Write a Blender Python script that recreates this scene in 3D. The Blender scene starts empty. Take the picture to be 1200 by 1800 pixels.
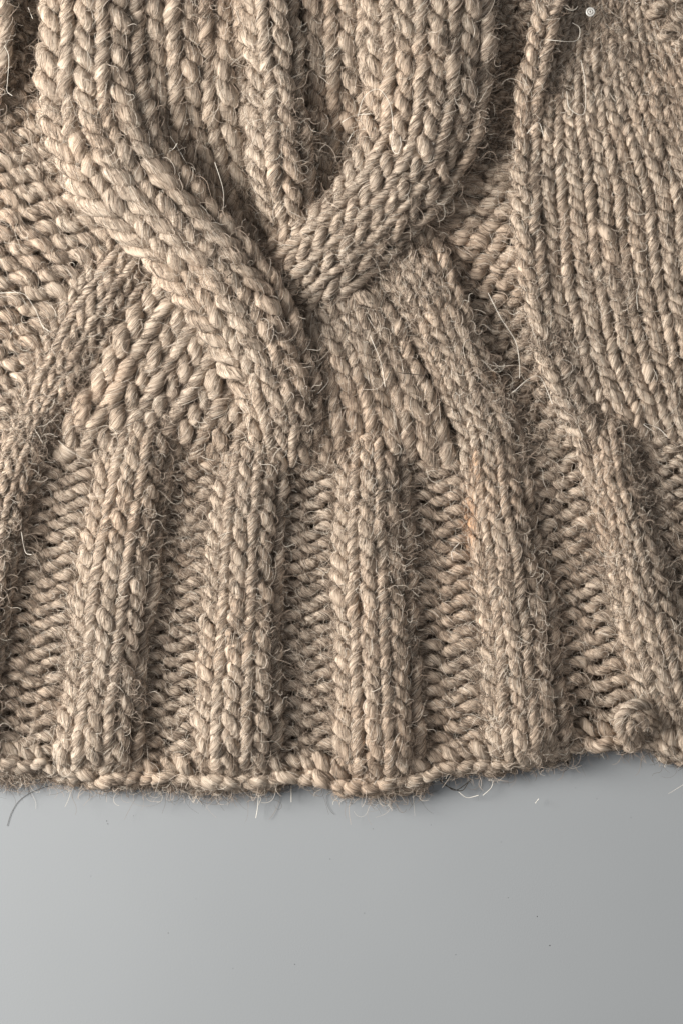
import bpy, math, random
import numpy as np
from mathutils import Vector

rng = np.random.default_rng(11)
random.seed(11)
sc = bpy.context.scene
C = sc.collection

# ------------------------------------------------------------------ scale
# all outlines below are given in picture units (1200 x 1800 across the part of the table seen);
# one unit is 1/6000 m, so the picture is 0.20 m wide.  x right, y towards the viewer's side, z up.
S = 1.0 / 6000.0
CAM_H = 3600.0                                # camera height in the same units (0.60 m)

def world(p):
    """plan point + height -> metres; a point at height z is moved towards the lens axis so that it is seen where it was traced"""
    p = np.asarray(p, dtype=np.float64)
    out = np.empty_like(p)
    k = 1.0 - p[..., 2] / CAM_H
    out[..., 0] = (p[..., 0] - 600.0) * k * S
    out[..., 1] = -(p[..., 1] - 900.0) * k * S
    out[..., 2] = p[..., 2] * S
    return out

# ------------------------------------------------------------------ camera, world, lights
cam = bpy.data.objects.new('camera', bpy.data.cameras.new('camera'))
C.objects.link(cam)
cam.location = (0, 0, CAM_H * S)
cam.data.sensor_fit = 'VERTICAL'
cam.data.sensor_height = 36.0
cam.data.lens = 36.0 * CAM_H / 1800.0
cam.data.clip_start = 0.01
cam.data.clip_end = 50
sc.camera = cam

w = bpy.data.worlds.new('World')
sc.world = w
w.use_nodes = True
bg = w.node_tree.nodes['Background']
bg.inputs[0].default_value = (0.93, 0.96, 1.0, 1)
bg.inputs[1].default_value = 0.30

def area(name, loc, target, size, size_y, power, col):
    l = bpy.data.lights.new(name, 'AREA')
    l.shape = 'RECTANGLE'
    l.size, l.size_y = size, size_y
    l.energy = power
    l.color = col
    o = bpy.data.objects.new(name, l)
    C.objects.link(o)
    o.location = loc
    o.rotation_euler = (Vector(target) - Vector(loc)).to_track_quat('-Z', 'Y').to_euler()
    return o

area('window_light', (-0.78, 0.13, 0.50), (0.0, 0.0, 0.0), 0.34, 0.44, 19.2, (1.0, 0.985, 0.96))

vs = sc.view_settings
vs.view_transform = 'Standard'
vs.look = 'None'
vs.exposure = 0.31
vs.gamma = 1.0
try:
    sc.cycles_curves.shape = 'RIBBONS'
except Exception:
    pass
sc.cycles.max_bounces = 6
sc.cycles.diffuse_bounces = 3

# ------------------------------------------------------------------ materials
def new_mat(name):
    m = bpy.data.materials.new(name)
    m.use_nodes = True
    nt = m.node_tree
    return m, nt, nt.nodes, nt.links, nt.nodes['Principled BSDF']

def ramp(nodes, stops):
    r = nodes.new('ShaderNodeValToRGB')
    el = r.color_ramp.elements
    while len(el) < len(stops):
        el.new(0.5)
    for e, (p, c) in zip(el, stops):
        e.position = p
        e.color = (*c, 1)
    return r

def wool_material():
    m, nt, N, L, bsdf = new_mat('heathered_wool')
    at = N.new('ShaderNodeAttribute'); at.attribute_name = 'fibre'        # (along the yarn, round the yarn, stitch)
    mp = N.new('ShaderNodeMapping'); mp.inputs['Scale'].default_value = (0.06, 0.95, 37.0)
    L.new(at.outputs['Vector'], mp.inputs['Vector'])
    n1 = N.new('ShaderNodeTexNoise'); n1.inputs['Scale'].default_value = 1.0; n1.inputs['Detail'].default_value = 3.0
    L.new(mp.outputs[0], n1.inputs['Vector'])
    mp2 = N.new('ShaderNodeMapping'); mp2.inputs['Scale'].default_value = (0.02, 0.10, 11.0)
    L.new(at.outputs['Vector'], mp2.inputs['Vector'])
    n2 = N.new('ShaderNodeTexNoise'); n2.inputs['Scale'].default_value = 1.0; n2.inputs['Detail'].default_value = 2.0
    L.new(mp2.outputs[0], n2.inputs['Vector'])
    add = N.new('ShaderNodeMath'); add.operation = 'MULTIPLY_ADD'
    L.new(n2.outputs[0], add.inputs[0]); add.inputs[1].default_value = 0.52; 
    mul = N.new('ShaderNodeMath'); mul.operation = 'MULTIPLY'; mul.inputs[1].default_value = 0.72
    L.new(n1.outputs[0], mul.inputs[0]); L.new(mul.outputs[0], add.inputs[2])
    cr = ramp(N, [(0.42, (0.095, 0.070, 0.052)), (0.52, (0.27, 0.207, 0.154)), (0.63, (0.445, 0.352, 0.266)), (0.82, (0.66, 0.552, 0.432))])
    L.new(add.outputs[0], cr.inputs[0])
    # slow drift of hue across the garment, as the dyed fleece has
    geo = N.new('ShaderNodeNewGeometry')
    n3 = N.new('ShaderNodeTexNoise'); n3.inputs['Scale'].default_value = 42.0; n3.inputs['Detail'].default_value = 3.0
    L.new(geo.outputs['Position'], n3.inputs['Vector'])
    tint = ramp(N, [(0.34, (0.93, 0.94, 0.955)), (0.50, (1.0, 0.99, 0.985)), (0.68, (1.03, 0.965, 0.925))])
    L.new(n3.outputs[0], tint.inputs[0])
    mx = N.new('ShaderNodeMix'); mx.data_type = 'RGBA'; mx.blend_type = 'MULTIPLY'; mx.inputs[0].default_value = 1.0
    L.new(cr.outputs[0], mx.inputs[6]); L.new(tint.outputs[0], mx.inputs[7])
    # rusty stain on one rib
    col = mx.outputs[2]
    for (sx, sy, rx, ry, amt) in ((823, 918, 15, 58, 0.62), (834, 815, 13, 30, 0.5), (868, 660, 22, 16, 0.35)):
        c = world([sx, sy, 70.0])
        vm = N.new('ShaderNodeVectorMath'); vm.operation = 'SUBTRACT'; vm.inputs[1].default_value = tuple(c)
        L.new(geo.outputs['Position'], vm.inputs[0])
        ml = N.new('ShaderNodeVectorMath'); ml.operation = 'MULTIPLY'; ml.inputs[1].default_value = (1 / (rx * S), 1 / (ry * S), 0.0)
        L.new(vm.outputs[0], ml.inputs[0])
        ln = N.new('ShaderNodeVectorMath'); ln.operation = 'LENGTH'; L.new(ml.outputs[0], ln.inputs[0])
        nn = N.new('ShaderNodeTexNoise'); nn.inputs['Scale'].default_value = 650.0
        L.new(geo.outputs['Position'], nn.inputs['Vector'])
        ad = N.new('ShaderNodeMath'); ad.operation = 'MULTIPLY_ADD'; ad.inputs[1].default_value = 1.2
        L.new(nn.outputs[0], ad.inputs[0]); L.new(ln.outputs['Value'], ad.inputs[2])
        mr = N.new('ShaderNodeMapRange'); mr.inputs['From Min'].default_value = 1.75; mr.inputs['From Max'].default_value = 0.75
        mr.inputs['To Max'].default_value = amt
        L.new(ad.outputs[0], mr.inputs['Value'])
        m2 = N.new('ShaderNodeMix'); m2.data_type = 'RGBA'; m2.blend_type = 'MULTIPLY'
        L.new(mr.outputs[0], m2.inputs[0]); L.new(col, m2.inputs[6]); m2.inputs[7].default_value = (1.0, 0.62, 0.33, 1)
        col = m2.outputs[2]
    L.new(col, bsdf.inputs['Base Color'])
    bsdf.inputs['Roughness'].default_value = 0.95
    bsdf.inputs['Specular IOR Level'].default_value = 0.08
    bsdf.inputs['Sheen Weight'].default_value = 0.12
    bsdf.inputs['Sheen Roughness'].default_value = 0.5
    bsdf.inputs['Sheen Tint'].default_value = (1.0, 0.9, 0.78, 1)
    bp = N.new('ShaderNodeBump'); bp.inputs['Strength'].default_value = 0.55; bp.inputs['Distance'].default_value = 0.0003
    L.new(n1.outputs[0], bp.inputs['Height']); L.new(bp.outputs[0], bsdf.inputs['Normal'])
    return m

def fibre_material(name, stops, rough=0.6):
    m, nt, N, L, bsdf = new_mat(name)
    bsdf.inputs['Specular IOR Level'].default_value = 0.1
    hi = N.new('ShaderNodeHairInfo')
    cr = ramp(N, stops)
    L.new(hi.outputs['Random'], cr.inputs[0]); L.new(cr.outputs[0], bsdf.inputs['Base Color'])
    bsdf.inputs['Roughness'].default_value = rough
    bsdf.inputs['Specular IOR Level'].default_value = 0.15
    return m

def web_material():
    m, nt, N, L, bsdf = new_mat('gap_shade_wool')
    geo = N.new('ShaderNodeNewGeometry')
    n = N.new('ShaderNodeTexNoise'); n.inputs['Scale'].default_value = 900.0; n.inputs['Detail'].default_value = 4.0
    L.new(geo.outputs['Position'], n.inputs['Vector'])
    cr = ramp(N, [(0.35, (0.06, 0.043, 0.031)), (0.65, (0.17, 0.125, 0.09))])  # browns darker than the yarn: shade in the stitch gaps put into the colour
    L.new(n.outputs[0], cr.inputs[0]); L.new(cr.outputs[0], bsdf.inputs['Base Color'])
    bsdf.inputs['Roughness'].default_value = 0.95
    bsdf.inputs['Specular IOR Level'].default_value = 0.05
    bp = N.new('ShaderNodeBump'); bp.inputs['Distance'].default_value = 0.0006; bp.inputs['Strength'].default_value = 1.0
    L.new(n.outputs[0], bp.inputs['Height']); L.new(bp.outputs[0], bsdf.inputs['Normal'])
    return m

def table_material():
    m, nt, N, L, bsdf = new_mat('grey_laminate')
    geo = N.new('ShaderNodeNewGeometry')
    n = N.new('ShaderNodeTexNoise'); n.inputs['Scale'].default_value = 2200.0; n.inputs['Detail'].default_value = 2.0
    L.new(geo.outputs['Position'], n.inputs['Vector'])
    n2 = N.new('ShaderNodeTexNoise'); n2.inputs['Scale'].default_value = 9.0; n2.inputs['Detail'].default_value = 4.0
    L.new(geo.outputs['Position'], n2.inputs['Vector'])
    cr = ramp(N, [(0.3, (0.243, 0.250, 0.253)), (0.7, (0.257, 0.264, 0.267))])
    L.new(n2.outputs[0], cr.inputs[0]); L.new(cr.outputs[0], bsdf.inputs['Base Color'])
    bsdf.inputs['Roughness'].default_value = 0.55
    bsdf.inputs['Specular IOR Level'].default_value = 0.4
    bp = N.new('ShaderNodeBump'); bp.inputs['Distance'].default_value = 0.00003; bp.inputs['Strength'].default_value = 0.7
    L.new(n.outputs[0], bp.inputs['Height']); L.new(bp.outputs[0], bsdf.inputs['Normal'])
    return m

WOOL = wool_material()
WEB = web_material()
TABLE = table_material()
FUZZ = fibre_material('wool_fibres', [(0.0, (0.035, 0.028, 0.02)), (0.34, (0.13, 0.095, 0.068)), (0.58, (0.36, 0.272, 0.205)), (0.80, (0.58, 0.463, 0.36)), (1.0, (0.80, 0.72, 0.60))])
HAIR_PALE = fibre_material('pale_hair', [(0.0, (0.85, 0.78, 0.66)), (1.0, (0.85, 0.78, 0.66))], 0.4)
HAIR_DARK = fibre_material('dark_hair', [(0.0, (0.03, 0.025, 0.02)), (1.0, (0.05, 0.04, 0.03))], 0.4)

# ------------------------------------------------------------------ object helpers
def link_mesh(name, verts, faces, mat, parent=None, fibre=None, smooth=True):
    me = bpy.data.meshes.new(name)
    verts = np.asarray(verts, dtype=np.float32); faces = np.asarray(faces, dtype=np.int32)
    nv, nf, k = len(verts), len(faces), faces.shape[1]
    me.vertices.add(nv); me.vertices.foreach_set('co', verts.ravel())
    me.loops.add(nf * k); me.loops.foreach_set('vertex_index', faces.ravel())
    me.polygons.add(nf)
    me.polygons.foreach_set('loop_start', np.arange(nf, dtype=np.int32) * k)
    try:
        me.polygons.foreach_set('loop_total', np.full(nf, k, dtype=np.int32))
    except Exception:
        pass
    if smooth:
        me.polygons.foreach_set('use_smooth', np.ones(nf, dtype=bool))
    if fibre is not None:
        a = me.attributes.new('fibre', 'FLOAT_VECTOR', 'POINT')
        a.data.foreach_set('vector', np.asarray(fibre, dtype=np.float32).ravel())
    me.update(calc_edges=True)
    me.materials.append(mat)
    o = bpy.data.objects.new(name, me)
    C.objects.link(o)
    if parent is not None:
        o.parent = parent
    return o

def link_strands(name, pts, rad, mat, parent=None):
    """pts n x k x 3 in metres, rad n x k in metres"""
    n, k = pts.shape[:2]
    hc = bpy.data.hair_curves.new(name)
    hc.add_curves([k] * n)
    hc.attributes['position'].data.foreach_set('vector', pts.astype(np.float32).ravel())
    a = hc.attributes.get('radius') or hc.attributes.new('radius', 'FLOAT', 'POINT')
    a.data.foreach_set('value', rad.astype(np.float32).ravel())
    hc.materials.append(mat)
    o = bpy.data.objects.new(name, hc)
    C.objects.link(o)
    if parent is not None:
        o.parent = parent
    return o

def tag(o, label=None, cat=None, group=None, kind=None):
    for k, v in (('label', label), ('category', cat), ('group', group), ('kind', kind)):
        if v:
            o[k] = v
    return o

# ------------------------------------------------------------------ table
def grid_plane(name, x0, x1, y0, y1, z, mat):
    v = [(x0, y0, z), (x1, y0, z), (x1, y1, z), (x0, y1, z)]
    return link_mesh(name, v, [(0, 1, 2, 3)], mat, smooth=False)
tag(grid_plane('tabletop', -0.9, 0.9, -0.7, 0.7, 0.0, TABLE), kind='structure')

# ------------------------------------------------------------------ knitted bands
def catmull(K, n):
    """K stations x d -> n samples through all stations, evenly in arc length of the first 4 coordinates' mid line"""
    K = np.asarray(K, dtype=float)
    m = len(K)
    P = np.vstack([2 * K[0] - K[1], K, 2 * K[-1] - K[-2]])
    mid = (K[:, 0:2] + K[:, 2:4]) / 2
    out = []
    for i in range(m - 1):
        p0, p1, p2, p3 = P[i], P[i + 1], P[i + 2], P[i + 3]
        t = np.linspace(0, 1, 24, endpoint=False)[:, None]
        out.append(0.5 * (2 * p1 + (p2 - p0) * t + (2 * p0 - 5 * p1 + 4 * p2 - p3) * t ** 2 + (3 * p1 - p0 - 3 * p2 + p3) * t ** 3))
    out.append(K[-1:])
    D = np.vstack(out)
    mid = (D[:, 0:2] + D[:, 2:4]) / 2
    s = np.concatenate([[0], np.cumsum(np.linalg.norm(np.diff(mid, axis=0), axis=1))])
    q = np.linspace(0, s[-1], n)
    return np.stack([np.interp(q, s, D[:, j]) for j in range(D.shape[1])], axis=1), s[-1]

NV, NU = 160, 25
class Band:
    """a strip of fabric between a left and a right edge; stations (xl, yl, xr, yr, z at the edges, crown)"""
    def __init__(self, st, tilt=0.0):
        D, self.length = catmull(st, NV)
        u = np.linspace(0, 1, NU)[None, :]
        G = np.empty((NV, NU, 3))
        for j in (0, 1):
            G[:, :, j] = D[:, j][:, None] * (1 - u) + D[:, j + 2][:, None] * u
        q = 2 * u - 1
        prof = np.sqrt(np.clip(1 - (0.94 * q) ** 2, 0, 1))
        prof = (prof - prof.min()) / (prof.max() - prof.min())
        G[:, :, 2] = D[:, 4][:, None] + D[:, 5][:, None] * prof + tilt * q
        self.G = G
        self.width = np.linalg.norm(D[:, 2:4] - D[:, 0:2], axis=1)
        du = np.gradient(G, axis=1); dv = np.gradient(G, axis=0)
        n = np.cross(dv, du)
        n /= np.linalg.norm(n, axis=2, keepdims=True) + 1e-9
        n[n[..., 2] < 0] *= -1
        self.Nn = n
    def at(self, A, u, v):
        uu = np.clip(u, -0.15, 1.15) * (NU - 1); vv = np.clip(v, 0, 1) * (NV - 1)
        i = np.clip(np.floor(uu).astype(int), 0, NU - 2); j = np.clip(np.floor(vv).astype(int), 0, NV - 2)
        fu = (uu - i)[..., None]; fv = (vv - j)[..., None]
        return A[j, i] * (1 - fu) * (1 - fv) + A[j, i + 1] * fu * (1 - fv) + A[j + 1, i] * (1 - fu) * fv + A[j + 1, i + 1] * fu * fv

NT, NS = 25, 15                                # rings along a stitch, points round the yarn
T = np.linspace(-1.13 * math.pi, 1.13 * math.pi, NT)
TAPER = np.clip(1.0 - 0.45 * (np.clip(np.abs(T) / math.pi - 0.93, 0, 1) / 0.2) ** 2, 0.3, 1)
PLIES = 3
fibre_sets = []                                # (centre, normal, binormal, radius, along) per stitch for the fuzz
stitch_id = [0]
n_tri = [0]

def smooth_noise(x, y, seed):
    return (np.sin(x * 0.021 + seed) * np.cos(y * 0.017 - seed * 1.7) + 0.6 * np.sin(x * 0.047 - y * 0.033 + seed * 2.3) + 0.4 * np.cos(x * 0.083 + y * 0.071 + seed * 0.7)) / 2.0

def tubes(P, Nrm, R, along0):
    """P n x NT x 3 centre lines (units), reference normals, radius n x NT -> verts, faces, fibre coordinates, frames"""
    n = len(P)
    tg = np.gradient(P, axis=1)
    seg = np.linalg.norm(np.diff(P, axis=1), axis=2)
    al = np.concatenate([np.zeros((n, 1)), np.cumsum(seg, axis=1)], axis=1) + along0[:, None]
    tg /= np.linalg.norm(tg, axis=2, keepdims=True) + 1e-9
    B = np.cross(tg, Nrm); B /= np.linalg.norm(B, axis=2, keepdims=True) + 1e-9
    Nn = np.cross(B, tg)
    phi = np.linspace(0, 2 * math.pi, NS, endpoint=False)[None, None, :] - math.pi / 2
    Rm = R.mean(axis=1)[:, None, None]
    tw = al[:, :, None] * (2 * math.pi / (5.0 * Rm))            # one turn in about five yarn radii
    lob = np.abs(np.cos(PLIES / 2.0 * (phi - tw)))
    rr = R[:, :, None] * (0.60 + 0.43 * lob ** 0.7)
    V = P[:, :, None, :] + rr[..., None] * (np.cos(phi)[..., None] * B[:, :, None, :] + np.sin(phi)[..., None] * Nn[:, :, None, :])
    k = np.arange(NT - 1)[:, None] * NS; j = np.arange(NS)[None, :]; j2 = (j + 1) % NS
    f = np.stack([k + j, k + j2, k + NS + j2, k + NS + j], axis=-1).reshape(-1, 4)
    F = (f[None] + (np.arange(n) * NT * NS)[:, None, None]).reshape(-1, 4)
    ids = np.empty((n, NT, NS, 3))
    ids[..., 0] = al[:, :, None]
    ids[..., 1] = (phi - tw) * Rm
    sid = rng.random(n)
    ids[..., 2] = sid[:, None, None]
    return V.reshape(-1, 3), F, ids.reshape(-1, 3), B, Nn, al, rr

def knit(parent_name, st, wales, pitch, purl=False, parent=None, label=None, A=0.40, H=0.80, fat=1.0, tilt=0.0, fuzz=1.0, lean=0.0, jit=1.0, skew=None, inset=None, flat_ends=True):
    if skew is None:
        skew = 0.0 if purl else 0.42
    if inset is None:
        inset = 0.0 if purl else {'cable_strand': 9.0, 'rib': 12.0, 'centre_wale': 10.0, 'cast_on_edge': 2.0, 'edge_wale': 6.0, 'stockinette_panel': 2.0}.get(parent_name, 5.0)
    st2 = []
    for (xl, yl, xr, yr, z_, c_) in st:
        d = math.hypot(xr - xl, yr - yl)
        ex, ey = (xr - xl) / d * inset, (yr - yl) / d * inset
        st2.append((xl + ex, yl + ey, xr - ex, yr - ey, z_, c_))
    b = Band(st2, tilt)
    # added backing sheet below the strip's stitches, coloured dark as shade between them
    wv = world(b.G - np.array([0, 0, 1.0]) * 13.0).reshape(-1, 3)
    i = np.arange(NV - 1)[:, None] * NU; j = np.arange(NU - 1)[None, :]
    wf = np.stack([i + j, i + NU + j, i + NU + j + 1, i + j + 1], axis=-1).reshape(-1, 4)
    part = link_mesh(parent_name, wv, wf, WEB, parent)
    if label:
        part['label'] = label
    rows = max(2, int(round(b.length / pitch)))
    p = b.length / rows
    for c in range(wales):
        r = np.arange(-1, rows + 1)
        n = len(r)
        s0 = (r + 0.5) * p + rng.normal(0, 0.05 * p * jit, n)
        hh = H * p * (1 + rng.normal(0, 0.06 * jit, n))
        aa = A * (1 + rng.normal(0, 0.10 * jit, n))
        off = rng.normal(0, 0.05 * jit, n)
        ln = lean + rng.normal(0, 0.04 * jit, n)
        t = T[None, :]
        asym = np.where(t < 0, 1.0 + skew, 1.0 - skew)
        a = t / math.pi + aa[:, None] * asym * np.sin(2 * t) + off[:, None] + ln[:, None] * np.cos(t)
        s = s0[:, None] - hh[:, None] * np.cos(t) + rng.normal(0, 0.05 * p * jit, n)[:, None] * np.sin(t)
        u = (c + 0.5 + 0.5 * a) / wales
        v = s / b.length
        base = b.at(b.G, u, v); nr = b.at(b.Nn, u, v)
        nr /= np.linalg.norm(nr, axis=2, keepdims=True)
        wl = b.at(b.width[:, None, None] * np.ones((1, NU, 1)), u, v)[..., 0] / wales
        R = fat * 0.262 * np.minimum(wl, 1.75 * p) * (1 + rng.normal(0, 0.06 * jit, n))[:, None]
        R = R * (1 + 0.05 * smooth_noise(base[..., 0], base[..., 1], 3.1 + c))
        ph = rng.uniform(0, 6.28, (n, 3))
        R = R * (1 + 0.07 * np.sin(2.3 * t + ph[:, :1]) + 0.05 * np.sin(5.1 * t + ph[:, 1:2]) + 0.03 * np.sin(9 * t + ph[:, 2:]))
        R = R * TAPER[None, :]
        dz = R * 0.85 * np.cos(2 * t) * (1 if purl else -1)
        dz = dz + rng.normal(0, 0.14 * jit, n)[:, None] * R * np.sin(t)
        P = base + nr * dz[..., None]
        P[..., 0] += 2.2 * jit * smooth_noise(P[..., 0] * 1.7, P[..., 1] * 1.7, 1.3)
        P[..., 1] += 2.2 * jit * smooth_noise(P[..., 0] * 1.7, P[..., 1] * 1.7, 7.9)
        keep = (P[..., 0].max(1) > -60) & (P[..., 0].min(1) < 1260) & (P[..., 1].max(1) > -60)
        if not keep.any():
            continue
        P, nr, R = P[keep], nr[keep], R[keep]
        n = len(P)
        V, F, ids, B, Nn, al, rr = tubes(P, nr, R, rng.random(n) * 400)
        link_mesh('stitch_column', world(V), F, WOOL, part, ids)
        n_tri[0] += 2 * len(F)
        fibre_sets.append((P, B, Nn, R, al, np.full(n, fuzz)))
    return part

sweater = bpy.data.objects.new('sweater', None)
C.objects.link(sweater)
tag(sweater, 'chunky beige heathered wool cable knit sweater with ribbed hem lying on grey table', 'sweater')

# -- ribs of the hem
def vertical(rows, z, crown, z_end=None, c_end=None):
    out = []
    slope = rows[-1][3] if len(rows[-1]) > 3 else 0
    for k, (y, xl, xr) in enumerate([r[:3] for r in rows]):
        f = k / (len(rows) - 1)
        zz, cc = z, crown
        if k == 0:
            zz, cc = z - 2, crown * 0.65
        if z_end is not None and k == len(rows) - 1:
            zz, cc = z_end, c_end
        out.append((xl, y, xr, y + (slope if k == len(rows) - 1 else 0), zz, cc))
    return out

RIBS = [
    [(735, 15, 110), (800, -20, 88), (900, -60, 62), (1000, -90, 40), (1100, -110, 22), (1200, -125, 8), (1300, -135, 0), (1348, -138, -2)],
    [(735, 190, 332), (800, 172, 314), (900, 150, 302), (1000, 130, 288), (1100, 120, 274), (1200, 110, 264), (1300, 95, 260), (1360, 85, 262, 14)],
    [(785, 382, 514), (900, 364, 508), (1000, 357, 505), (1100, 350, 502), (1200, 344, 500), (1300, 337, 502), (1378, 330, 506)],
    [(770, 590, 722), (900, 583, 730), (1000, 581, 734), (1100, 582, 740), (1200, 585, 746), (1300, 586, 753), (1386, 584, 758, -6)],
    [(765, 796, 926), (900, 814, 947), (1000, 826, 970), (1100, 836, 986), (1200, 843, 995), (1300, 850, 1006), (1352, 853, 1012, -30)],
    [(745, 1008, 1118), (800, 1018, 1128), (900, 1038, 1154), (1000, 1058, 1188), (1100, 1080, 1218), (1200, 1106, 1254), (1330, 1150, 1310)],
]
# two ribs go on upwards as the outer wales of the slanting fields: full stations (xl, yl, xr, yr, z, crown) above the hem band
UPPER = {0: [(235, 330, 345, 392, 34, 6), (196, 395, 306, 456, 40, 14), (140, 470, 250, 528, 46, 18), (88, 550, 202, 604, 46, 20), (42, 650, 156, 684, 44, 22)],
         4: [(610, 400, 735, 335, 28, 8), (645, 472, 772, 410, 40, 16), (690, 546, 814, 490, 48, 18), (728, 622, 852, 590, 48, 20), (768, 706, 894, 690, 46, 22)]}
for ri, R_ in enumerate(RIBS):
    st_ = vertical(R_, 34, 42, 4, 8)
    if ri in UPPER:
        first = list(st_[0]); first[4], first[5] = 40, 28
        st_ = UPPER[ri] + [tuple(first)] + st_[1:]
    knit('rib', st_, 3, 29, parent=sweater, A=0.40, H=0.92, fat=0.97)

# -- purl channels between the ribs
CH = [
    ([(740, 98, 205), (800, 78, 184), (900, 52, 164), (1000, 30, 144), (1100, 12, 134), (1200, -4, 124), (1300, -12, 110), (1350, -15, 104)], 2),
    ([(750, 318, 402), (800, 302, 392), (900, 292, 376), (1000, 276, 370), (1100, 262, 364), (1200, 252, 358), (1300, 248, 352), (1362, 250, 345)], 2),
    ([(780, 502, 602), (900, 498, 596), (1000, 494, 594), (1100, 492, 594), (1200, 490, 596), (1300, 490, 598), (1366, 494, 600)], 2),
    ([(770, 712, 810), (900, 720, 826), (1000, 724, 838), (1100, 730, 848), (1200, 734, 856), (1300, 742, 862), (1352, 746, 866)], 2),
    ([(745, 1106, 1230), (800, 1116, 1250), (900, 1142, 1272), (1000, 1176, 1290), (1100, 1206, 1310), (1200, 1242, 1340), (1320, 1300, 1400)], 3),
]
for rows, nw in CH:
    rows = [(y, xl - 6, xr + 6) for y, xl, xr in rows]
    knit('purl_channel', vertical(rows, 37, -2, 16, 0), nw, 26, purl=True, parent=sweater, A=0.30, H=0.76, fat=0.86, fuzz=1.0, jit=0.8)

# -- right purl channel, running from the top down to the hem beside the stockinette panel
knit('purl_channel', [
    (866, -30, 960, -30, 34, 0), (862, 60, 940, 50, 34, 0), (850, 170, 922, 130, 30, -4), (815, 290, 914, 230, 28, -4), (735, 390, 914, 310, 27, -5),
    (755, 450, 920, 400, 28, -5), (808, 530, 932, 490, 28, -5), (838, 610, 948, 580, 28, -5), (868, 690, 975, 660, 31, -4), (904, 770, 1018, 740, 40, -2), (915, 800, 1026, 775, 34, 0)],
    3, 34, purl=True, parent=sweater, A=0.31, H=0.76, fat=0.98, fuzz=1.0, jit=0.9)
knit('purl_channel', [
    (915, 770, 1022, 752, 36, -2), (928, 820, 1036, 810, 38, -3), (938, 900, 1052, 895, 38, -4), (960, 1000, 1074, 1000, 38, -4), (978, 1100, 1098, 1100, 38, -4), (986, 1200, 1124, 1200, 38, -4), (996, 1312, 1165, 1304, 16, 0)],
    2, 28, purl=True, parent=sweater, A=0.30, H=0.76, fat=0.80, fuzz=1.0, jit=0.9)
# -- purl ground left of the cable
knit('purl_channel', [
    (-60, -40, 92, -20, 22, 0), (-60, 60, 88, 90, 22, 0), (-62, 140, 92, 185, 25, 0), (-66, 205, 118, 275, 30, 0), (-74, 270, 150, 350, 38, 0), (-84, 335, 192, 415, 40, 0),
    (-100, 400, 165, 470, 40, 0), (-115, 470, 120, 540, 40, 0), (-120, 560, 80, 620, 40, 0), (-120, 660, 45, 700, 40, 0), (-120, 740, 20, 760, 38, 0)],
    4, 34, purl=True, parent=sweater, A=0.31, H=0.76, fat=0.95, fuzz=1.0, jit=0.9)
knit('purl_channel', [(1120, -60, 1290, -40, 30, 0), (1150, 40, 1300, 50, 32, 0), (1190, 110, 1310, 120, 34, 0), (1225, 190, 1330, 210, 36, 0)],
     3, 36, purl=True, parent=sweater, A=0.31, H=0.74, fat=0.78, fuzz=1.3)

# -- background wales seen between the two cables, sinking under the crossing
knit('knit_ground', [(250, -40, 436, -40, 52, 0), (252, 80, 442, 80, 50, -2), (256, 180, 450, 180, 46, -4), (280, 260, 458, 260, 34, -6), (310, 330, 466, 330, 28, -6), (345, 430, 490, 430, 26, -4)],
     3, 36, parent=sweater, A=0.42, H=0.90, tilt=-10, fat=1.0)
knit('knit_ground', [(530, -40, 655, -40, 54, 0), (532, 80, 660, 80, 52, -2), (540, 180, 660, 180, 46, -6), (546, 270, 660, 270, 30, -6), (556, 350, 650, 350, 30, -4), (545, 430, 640, 430, 22, 0)],
     2, 34, parent=sweater, A=0.42, H=0.90, fat=1.0)
# -- raised middle wale pair
knit('centre_wale', [(412, -50, 528, -40, 52, 38), (424, 50, 534, 60, 52, 38), (434, 140, 540, 150, 50, 42), (436, 230, 548, 230, 46, 46), (442, 310, 556, 310, 42, 44), (456, 380, 562, 380, 32, 30), (470, 450, 566, 450, 20, 14)],
     2, 34, parent=sweater, A=0.42, H=0.92, fat=1.0)
# -- under strand of the cable: from upper right, down to the left, beneath the crossing
knit('cable_strand', [(632, -50, 872, -50, 56, 30), (636, 60, 870, 60, 56, 32), (640, 160, 862, 170, 56, 38), (630, 245, 838, 265, 57, 40), (598, 310, 788, 352, 57, 42), (545, 362, 715, 435, 55, 40),
                      (488, 405, 640, 505, 52, 36), (430, 450, 560, 570, 40, 20)],
     4, 36, parent=sweater, A=0.42, H=0.92, fat=0.96, fuzz=1.0)
# -- wales coming out of the crossing on the left
knit('knit_fan', [(340, 388, 585, 530, 26, 6), (300, 452, 540, 600, 34, 8), (244, 524, 500, 672, 40, 10), (196, 600, 468, 725, 42, 10), (150, 682, 440, 765, 42, 8), (112, 744, 428, 790, 40, 6), (95, 790, 425, 812, 28, 0)],
     5, 36, parent=sweater, A=0.42, H=0.90, fat=0.97, tilt=-9)
# -- wales coming out of the crossing on the right
knit('knit_fan', [(485, 470, 614, 398, 24, 6), (500, 540, 650, 470, 38, 8), (522, 604, 695, 544, 48, 10), (536, 664, 734, 620, 50, 10), (545, 728, 774, 704, 48, 10), (552, 790, 800, 778, 40, 4), (556, 815, 806, 812, 28, 0)],
     4, 33, parent=sweater, A=0.42, H=0.90, fat=0.98)
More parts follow.
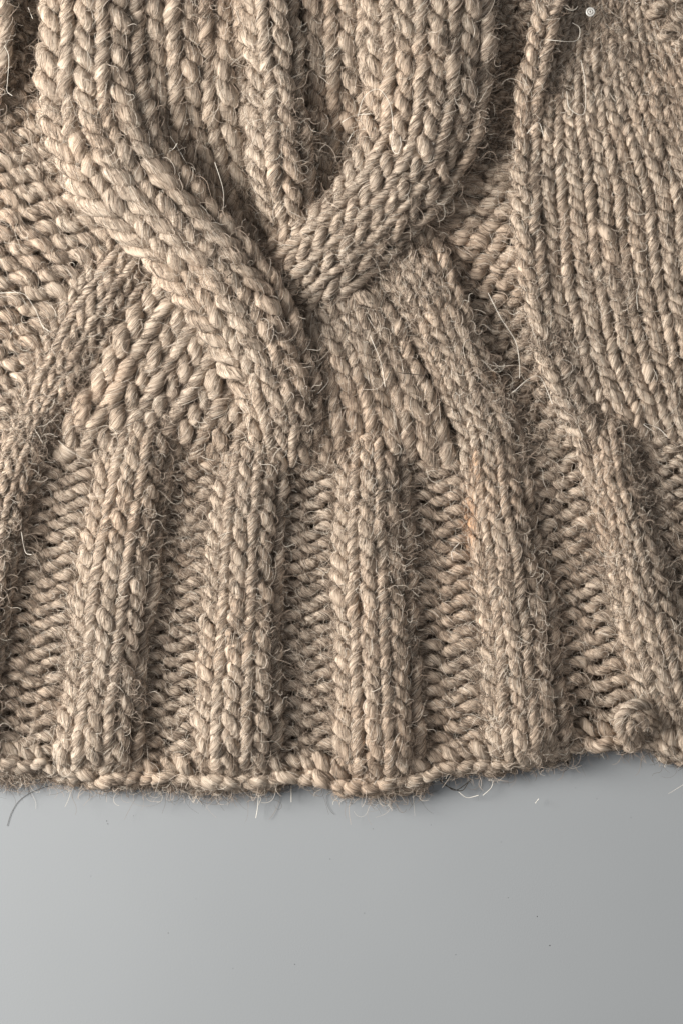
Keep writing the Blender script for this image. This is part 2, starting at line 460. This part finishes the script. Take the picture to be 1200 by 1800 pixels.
# -- over strand of the cable: from upper left, across, down into the ribs
knit('cable_strand', [(68, -60, 258, -60, 54, 30), (70, 60, 258, 60, 56, 32), (66, 160, 262, 140, 58, 36), (82, 250, 280, 215, 62, 42), (128, 340, 330, 290, 66, 42), (205, 415, 388, 362, 72, 42), (285, 500, 450, 430, 74, 42),
                      (350, 590, 508, 504, 72, 42), (400, 670, 548, 604, 66, 40), (430, 740, 570, 700, 60, 36), (440, 800, 568, 785, 46, 20), (444, 825, 570, 815, 30, 0)],
     3, 37, parent=sweater, A=0.44, H=0.92, fat=0.96, fuzz=0.9)
# -- fine stockinette panel on the right
knit('edge_wale', [(948, -50, 1000, -50, 52, 8), (930, 50, 984, 48, 52, 8), (912, 140, 964, 136, 50, 8), (903, 240, 953, 240, 48, 10), (902, 340, 953, 340, 46, 20), (907, 440, 957, 440, 46, 24), (923, 540, 972, 540, 46, 20),
                   (946, 640, 996, 636, 44, 26), (978, 715, 1028, 708, 42, 26), (1006, 775, 1054, 768, 42, 28), (1020, 830, 1066, 826, 40, 22), (1030, 870, 1072, 868, 30, 6)], 1, 27, parent=sweater, A=0.42, H=0.92, fat=1.0)
knit('stockinette_panel', [(994, -50, 1190, -60, 26, -4), (978, 48, 1205, 30, 28, -4), (958, 136, 1245, 110, 38, 0), (948, 240, 1320, 220, 52, 6), (948, 340, 1400, 330, 54, 10), (952, 440, 1420, 440, 54, 10), (967, 540, 1440, 540, 54, 8),
                           (990, 636, 1460, 640, 52, 8), (1022, 708, 1480, 715, 48, 6), (1050, 768, 1495, 780, 36, 0)],
     9, 23, parent=sweater, A=0.40, H=0.94, fat=0.98, fuzz=0.7)
# -- edge wale of the piece beyond, at the left border
knit('edge_wale', [(-50, -40, 20, -40, 44, 18), (-55, 60, 20, 60, 44, 18), (-60, 150, 10, 150, 40, 14), (-70, 230, -10, 230, 34, 6)], 1, 40, parent=sweater, A=0.36, H=0.86)

# -- cast-on edge: a chain that runs along the hem; its lower side turns down to the table
HEM = [(-60, 1340), (40, 1350), (130, 1362), (220, 1374), (300, 1372), (360, 1380), (450, 1376), (540, 1370), (600, 1386), (690, 1380), (780, 1358), (860, 1348), (940, 1331), (1020, 1316), (1090, 1311), (1150, 1318), (1200, 1336), (1260, 1346)]
knit('cast_on_edge', [(x, y - 42, x + 3, y + 4, 18, 22) for x, y in HEM], 1, 28, parent=sweater, A=0.40, H=0.90, fat=1.05, fuzz=0.5, jit=1.7)
knit('back_layer_edge', [(x, y - 40, x + 2, y, 6, 8) for x, y in ((-60, 1372), (40, 1376), (130, 1384), (220, 1390), (310, 1392), (400, 1386))], 1, 26, parent=sweater, A=0.34, H=0.86, fat=0.7, fuzz=1.6, jit=1.8)

# -- one stitch that has curled over at the foot of the last rib
def curl(pts, R0):
    D, L_ = catmull(np.array([(x, y, x, y, z, 0) for x, y, z in pts], dtype=float), NT)
    P = np.stack([D[:, 0], D[:, 1], D[:, 4]], axis=1)[None]
    R = np.full((1, NT), R0) * (0.75 + 0.25 * np.sin(np.linspace(0.3, math.pi - 0.3, NT)))[None]
    nr = np.zeros_like(P); nr[..., 2] = 1.0
    V, F, ids, B, Nn, al, rr = tubes(P, nr, R, np.array([30.0]))
    fibre_sets.append((P, B, Nn, R, al, np.full(1, 0.4)))
    return V, F, ids
cv = [curl([(1142, 1240, 70), (1122, 1238, 84), (1100, 1248, 88), (1088, 1270, 84), (1096, 1296, 70), (1112, 1314, 48)], 11.5),
      curl([(1120, 1308, 52), (1106, 1282, 80), (1112, 1262, 88), (1128, 1264, 86), (1134, 1282, 74)], 9.5)]
n0 = len(cv[0][0])
link_mesh('curled_stitch', world(np.vstack([cv[0][0], cv[1][0]])), np.vstack([cv[0][1], cv[1][1] + n0]), WOOL, sweater, np.vstack([cv[0][2], cv[1][2]]))

# -- the back of the sweater lying on the table beneath
xs = np.linspace(-150, 1350, 61)
hy = np.interp(xs, [p[0] for p in HEM], [p[1] for p in HEM]) - 24
vs_, fs_ = [], []
for k in range(41):
    f = k / 40
    for x, y in zip(xs, hy):
        vs_.append((x, -150 + (y + 150) * f, 12 + 3 * math.sin(x * 0.03) * math.cos(f * 40)))
for k in range(40):
    for i in range(60):
        a0 = k * 61 + i
        fs_.append((a0, a0 + 61, a0 + 62, a0 + 1))
link_mesh('back_layer', world(np.array(vs_)), fs_, WEB, sweater)

# ------------------------------------------------------------------ wool fibres
def build_fuzz():
    P = np.concatenate([f[0] for f in fibre_sets]); B = np.concatenate([f[1] for f in fibre_sets]); Nn = np.concatenate([f[2] for f in fibre_sets])
    R = np.concatenate([f[3] for f in fibre_sets]); al = np.concatenate([f[4] for f in fibre_sets]); fz = np.concatenate([f[5] for f in fibre_sets])
    M = len(P)
    def sample(cnt, k, lift_mean, span, wob, up_min):
        prob = fz / fz.sum()
        i = rng.choice(M, cnt, p=prob)
        t0 = rng.uniform(0, NT - 1, cnt); d = rng.choice([-1, 1], cnt) * rng.uniform(0.35, 1.0, cnt) * span
        q = np.linspace(0, 1, k)[None, :]
        tt = np.clip(t0[:, None] + d[:, None] * q, 0, NT - 1.001)
        j = np.floor(tt).astype(int); f = (tt - j)[..., None]
        ii = i[:, None]
        def g(A):
            return A[ii, j] * (1 - f) + A[ii, j + 1] * f
        c, bb, nn = g(P), g(B), g(Nn)
        r = (R[ii, j]); a = al[ii, j] * (1 - f[..., 0]) + al[ii, j + 1] * f[..., 0]
        rm = R.mean(axis=1)[ii]
        phi0 = rng.uniform(0, 2 * math.pi, cnt)[:, None]
        tw = (a - a[:, :1]) * (2 * math.pi / (5.0 * rm)) * rng.uniform(0.5, 1.2, cnt)[:, None]
        ph = phi0 + tw + wob * rng.normal(0, 1, cnt)[:, None] * q
        lift = rng.exponential(lift_mean, cnt)[:, None]
        rad = r * (0.97 + lift * q ** 1.6)
        X = c + rad[..., None] * (np.cos(ph)[..., None] * bb + np.sin(ph)[..., None] * nn)
        # curl
        cur = rng.normal(0, 1, (cnt, 2, 3)); fr = rng.uniform(2, 6, (cnt, 2)); pz = rng.uniform(0, 6, (cnt, 2))
        amp = (r.mean(1) * (0.06 + 0.5 * np.minimum(lift[:, 0], 1.5)))[:, None]
        for m in range(2):
            X = X + (cur[:, m, None, :] * (np.sin(fr[:, m, None] * q + pz[:, m, None]) - np.sin(pz[:, m, None]))[..., None]) * amp[..., None] * 0.5
        mid = k // 2
        up = np.sin(ph[:, mid]) * nn[:, mid, 2] + np.cos(ph[:, mid]) * bb[:, mid, 2]
        ok = (up > up_min) & (X[:, :, 2].min(1) > 2)
        return X[ok]
    def free(cnt, k, length, rad_lift):
        # short curly fibres lying every which way over the surface
        cl = fz * np.clip(0.35 + 1.4 * np.clip(smooth_noise(P[:, NT // 2, 0] * 0.8, P[:, NT // 2, 1] * 0.8, 5.5), 0, 2) ** 1.2, 0.3, 2.2)
        i = rng.choice(M, cnt, p=cl / cl.sum()); j = rng.integers(2, NT - 2, cnt)
        th = rng.uniform(0.15 * math.pi, 0.85 * math.pi, cnt)
        X0 = P[i, j] + (R[i, j] * (1.0 + rng.exponential(rad_lift, cnt)))[:, None] * (np.cos(th)[:, None] * B[i, j] + np.sin(th)[:, None] * Nn[i, j])
        hd = rng.uniform(0, 2 * math.pi, cnt); bend = rng.normal(0, 1.5, cnt); b2 = rng.normal(0, 0.9, cnt); fq = rng.uniform(3, 8, cnt); p0 = rng.uniform(0, 6, cnt)
        Ln = length * rng.uniform(0.4, 1.5, cnt)
        q = np.linspace(0, 1, k)[None, :]
        ang = hd[:, None] + bend[:, None] * q + b2[:, None] * np.sin(fq[:, None] * q + p0[:, None])
        st_ = (Ln / (k - 1))[:, None]
        x = np.cumsum(np.cos(ang) * st_, axis=1); y = np.cumsum(np.sin(ang) * st_, axis=1)
        zz = rng.normal(0.10, 0.25, cnt)[:, None] * Ln[:, None] * q * (1 - 0.5 * q)
        X = X0[:, None, :] + np.stack([x, y, zz], axis=2)
        X[..., 2] = np.maximum(X[..., 2], 2.0)
        return X
    mid = P[:, NT // 2]
    for (cx, cy, cr) in ((952, 585, 34), (1000, 725, 30), (800, 125, 34), (325, 235, 32), (890, 1005, 40), (695, 1105, 26), (100, 180, 30), (905, 480, 26), (660, 545, 34), (1085, 480, 24), (500, 1040, 26)):
        fz = fz * (1 + 1.1 * np.exp(-((mid[:, 0] - cx) ** 2 + (mid[:, 1] - cy) ** 2) / (cr * cr)))
    sets = [(sample(430000, 6, 0.08, 8.0, 0.7, 0.0), 0.21, 'surface'), (sample(260000, 6, 0.24, 5.5, 1.0, 0.0), 0.25, 'halo'),
            (free(150000, 7, 20, 0.05), 0.24, 'free'), (free(16000, 12, 44, 0.10), 0.20, 'free long')]
    for X, rad, _n in sets:
        n, k = X.shape[:2]
        q = np.linspace(0, 1, k)[None, :]
        rr = rad * (0.6 + 0.4 * np.sin(math.pi * np.clip(q * 0.9 + 0.05, 0, 1))) * rng.uniform(0.6, 1.3, n)[:, None]
        o = link_strands('wool_fuzz', world(X), rr * S, FUZZ, sweater)
        o['kind'] = 'stuff'
build_fuzz()

# ------------------------------------------------------------------ long loose fibres, traced one by one
def strand(name, pts, z, rad, mat, parent=None):
    K = np.array([(x, y, x, y, z, 0) for x, y in pts], dtype=float)
    D, L_ = catmull(K, max(10, 5 * len(pts)))
    q = np.linspace(0, 1, len(D))
    X = np.stack([D[:, 0], D[:, 1], D[:, 4] * (1 + 0.08 * np.sin(q * 7))], axis=1)
    return link_strands(name, world(X)[None], np.full((1, len(D)), rad * S), mat, parent)

for pts, z in [
    ([(628, 205), (640, 170), (665, 157), (685, 185), (690, 230), (688, 260), (697, 270), (704, 255), (702, 240)], 125),
    ([(600, 215), (622, 203), (650, 200)], 90),
    ([(610, 250), (625, 230), (660, 225)], 90),
    ([(8, 80), (16, 100), (14, 140), (13, 160), (22, 168)], 85),
    ([(50, 13), (58, 33)], 90),
    ([(378, 285), (392, 330), (393, 360), (386, 388)], 100),
    ([(330, 290), (310, 255), (300, 240)], 90),
    ([(255, 280), (300, 265), (312, 252)], 110),
    ([(857, 515), (880, 560), (905, 600), (912, 640), (912, 665)], 75),
    ([(900, 690), (930, 665), (950, 665), (970, 710)], 75),
    ([(650, 590), (668, 635), (676, 680)], 90),
    ([(0, 515), (40, 516), (60, 540), (75, 572), (88, 583)], 85),
    ([(795, 985), (793, 970), (806, 955)], 80),
    ([(925, 235), (945, 215), (955, 240)], 85),
    ([(1150, 760), (1130, 745), (1155, 752), (1172, 768)], 70),
    ([(960, 70), (1010, 72), (1018, 50), (1005, 40)], 80),
    ([(995, 160), (1000, 190), (1025, 200), (1028, 150), (1020, 105)], 75),
    ([(38, 935), (45, 970), (56, 975)], 85),
    ([(1120, 545), (1118, 520), (1122, 500)], 85),
]:
    strand('loose_fibre', pts, z, 0.36, HAIR_PALE, sweater)
for pts, z in [([(398, 488), (420, 470)], 135), ([(65, 695), (95, 690)], 75), ([(700, 655), (745, 660)], 85)]:
    strand('loose_fibre', pts, z, 0.6, HAIR_DARK, sweater)
for pts in [
    [(770, 1370), (785, 1382), (810, 1390), (822, 1376)], [(780, 1378), (800, 1389), (826, 1372)], [(757, 1368), (775, 1372), (795, 1366)]]:
    strand('loose_fibre', pts, 22, 0.7, HAIR_DARK, sweater)
for pts in [[(805, 1392), (820, 1402), (840, 1398)], [(330, 1395), (340, 1410), (346, 1398)], [(455, 1390), (453, 1420), (450, 1438)], [(848, 1398), (862, 1385), (866, 1372)], [(512, 1380), (512, 1410)], [(940, 1412), (946, 1404)]]:
    strand('loose_fibre', pts, 14, 0.45, HAIR_PALE, sweater)
o = strand('hair', [(92, 1380), (72, 1386), (50, 1396), (32, 1410), (20, 1430), (13, 1452)], 1.2, 0.32, HAIR_DARK)
tag(o, 'long thin curved dark hair lying on the grey table below the hem', 'hair')


# ------------------------------------------------------------------ small things that lie about
def tuft(name, x, y, z, size, n, mat):
    k = 12
    d0 = rng.normal(0, 1, (n, 3)); d0 /= np.linalg.norm(d0, axis=1, keepdims=True)
    d1 = rng.normal(0, 1, (n, 3)); d1 -= (d1 * d0).sum(1, keepdims=True) * d0; d1 /= np.linalg.norm(d1, axis=1, keepdims=True)
    q = np.linspace(0, 1, k)[None, :, None] * rng.uniform(3, 8, (n, 1, 1)) + rng.uniform(0, 6, (n, 1, 1))
    r = size * rng.uniform(0.3, 1.0, (n, 1, 1)) * (1 + 0.25 * np.sin(q * 1.7))
    X = (np.cos(q) * d0[:, None] + np.sin(q) * d1[:, None]) * r
    X[..., 2] = X[..., 2] * 0.7
    X = X + np.array([x, y, z])
    X[..., 2] = np.maximum(X[..., 2], 0.6)
    return link_strands(name, world(X), np.full((n, k), 0.38 * S), mat)
LINT = fibre_material('lint', [(0.0, (0.45, 0.36, 0.28)), (0.5, (0.70, 0.60, 0.50)), (1.0, (0.85, 0.80, 0.72))])
tag(tuft('lint_ball', 1174, 1337, 8, 7, 160, LINT), 'tiny pale tuft of wool lint on grey table just below the hem', 'lint')

# clear coiled droplet-like bead caught in the wool near the top edge
def bead(x, y, z):
    m, nt, N, L, b = new_mat('clear_plastic')
    b.inputs['Base Color'].default_value = (0.62, 0.59, 0.54, 1); b.inputs['Roughness'].default_value = 0.25
    b.inputs['Transmission Weight'].default_value = 0.35; b.inputs['IOR'].default_value = 1.45
    V, F = [], []
    c = world([x, y, z])
    def ring(R0, r0, dz):
        o0 = len(V); nu, nv = 28, 10
        for i in range(nu):
            a = 2 * math.pi * i / nu
            for j in range(nv):
                e = 2 * math.pi * j / nv
                rr = R0 + r0 * math.cos(e)
                V.append((c[0] + rr * math.cos(a) * S, c[1] + rr * math.sin(a) * S, c[2] + (r0 * math.sin(e) + dz) * S))
        for i in range(nu):
            for j in range(nv):
                F.append((o0 + i * nv + j, o0 + ((i + 1) % nu) * nv + j, o0 + ((i + 1) % nu) * nv + (j + 1) % nv, o0 + i * nv + (j + 1) % nv))
    ring(6.3, 2.0, 0); ring(2.7, 1.6, 1.2)
    return link_mesh('bead', V, F, m)
tag(bead(1037, 21, 72), 'small clear round plastic bead caught in the wool near the upper right', 'bead')

SPECK, _nt, _N, _L, _b = new_mat('dark_grit')
_b.inputs['Base Color'].default_value = (0.05, 0.05, 0.05, 1); _b.inputs['Roughness'].default_value = 0.8
def speck_mesh():
    bmv, bmf = [], []
    for i in range(5):
        for j in range(8):
            t = math.pi * i / 4; p = 2 * math.pi * j / 8
            r = 1 + 0.35 * math.sin(3 * p + i)
            bmv.append((r * math.sin(t) * math.cos(p), 0.8 * r * math.sin(t) * math.sin(p), 0.5 + 0.5 * math.cos(t)))
    for i in range(4):
        for j in range(8):
            bmf.append((i * 8 + j, i * 8 + (j + 1) % 8, (i + 1) * 8 + (j + 1) % 8, (i + 1) * 8 + j))
    return bmv, bmf
SP = link_mesh('dust_speck', *speck_mesh(), SPECK)
SPOTS = [(965, 1662, 1.8), (943, 1611, 1.4), (188, 1443, 1.6), (190, 1448, 1.3), (757, 1450, 1.1), (580, 1510, 1.2), (296, 1640, 1.3), (640, 1605, 1.0), (737, 1400, 1.2), (655, 1457, 1.2), (1048, 1404, 1.1),
         (518, 1695, 1.2), (800, 1678, 1.0), (345, 1580, 0.9), (410, 1702, 0.9), (880, 1480, 0.9), (1108, 1437, 1.0), (160, 1540, 0.9), (892, 1578, 1.1), (235, 1434, 1.0), (1010, 1385, 0.9)]
for i, (x, y, r) in enumerate(SPOTS):
    o = SP if i == 0 else SP.copy()
    if i:
        C.objects.link(o)
    o.location = world([x, y, 0.0]); o.scale = (0.55 * r * S * rng.uniform(0.7, 1.6), 0.55 * r * S, 0.4 * r * S)
    o.rotation_euler = (0, 0, rng.uniform(0, 6))
    tag(o, 'tiny dark speck of dust on the bare grey table', 'dust speck', 'dust specks on the table')

import sys
print('TRIS', n_tri[0], 'STITCHES', sum(len(f[0]) for f in fibre_sets), file=sys.stderr)
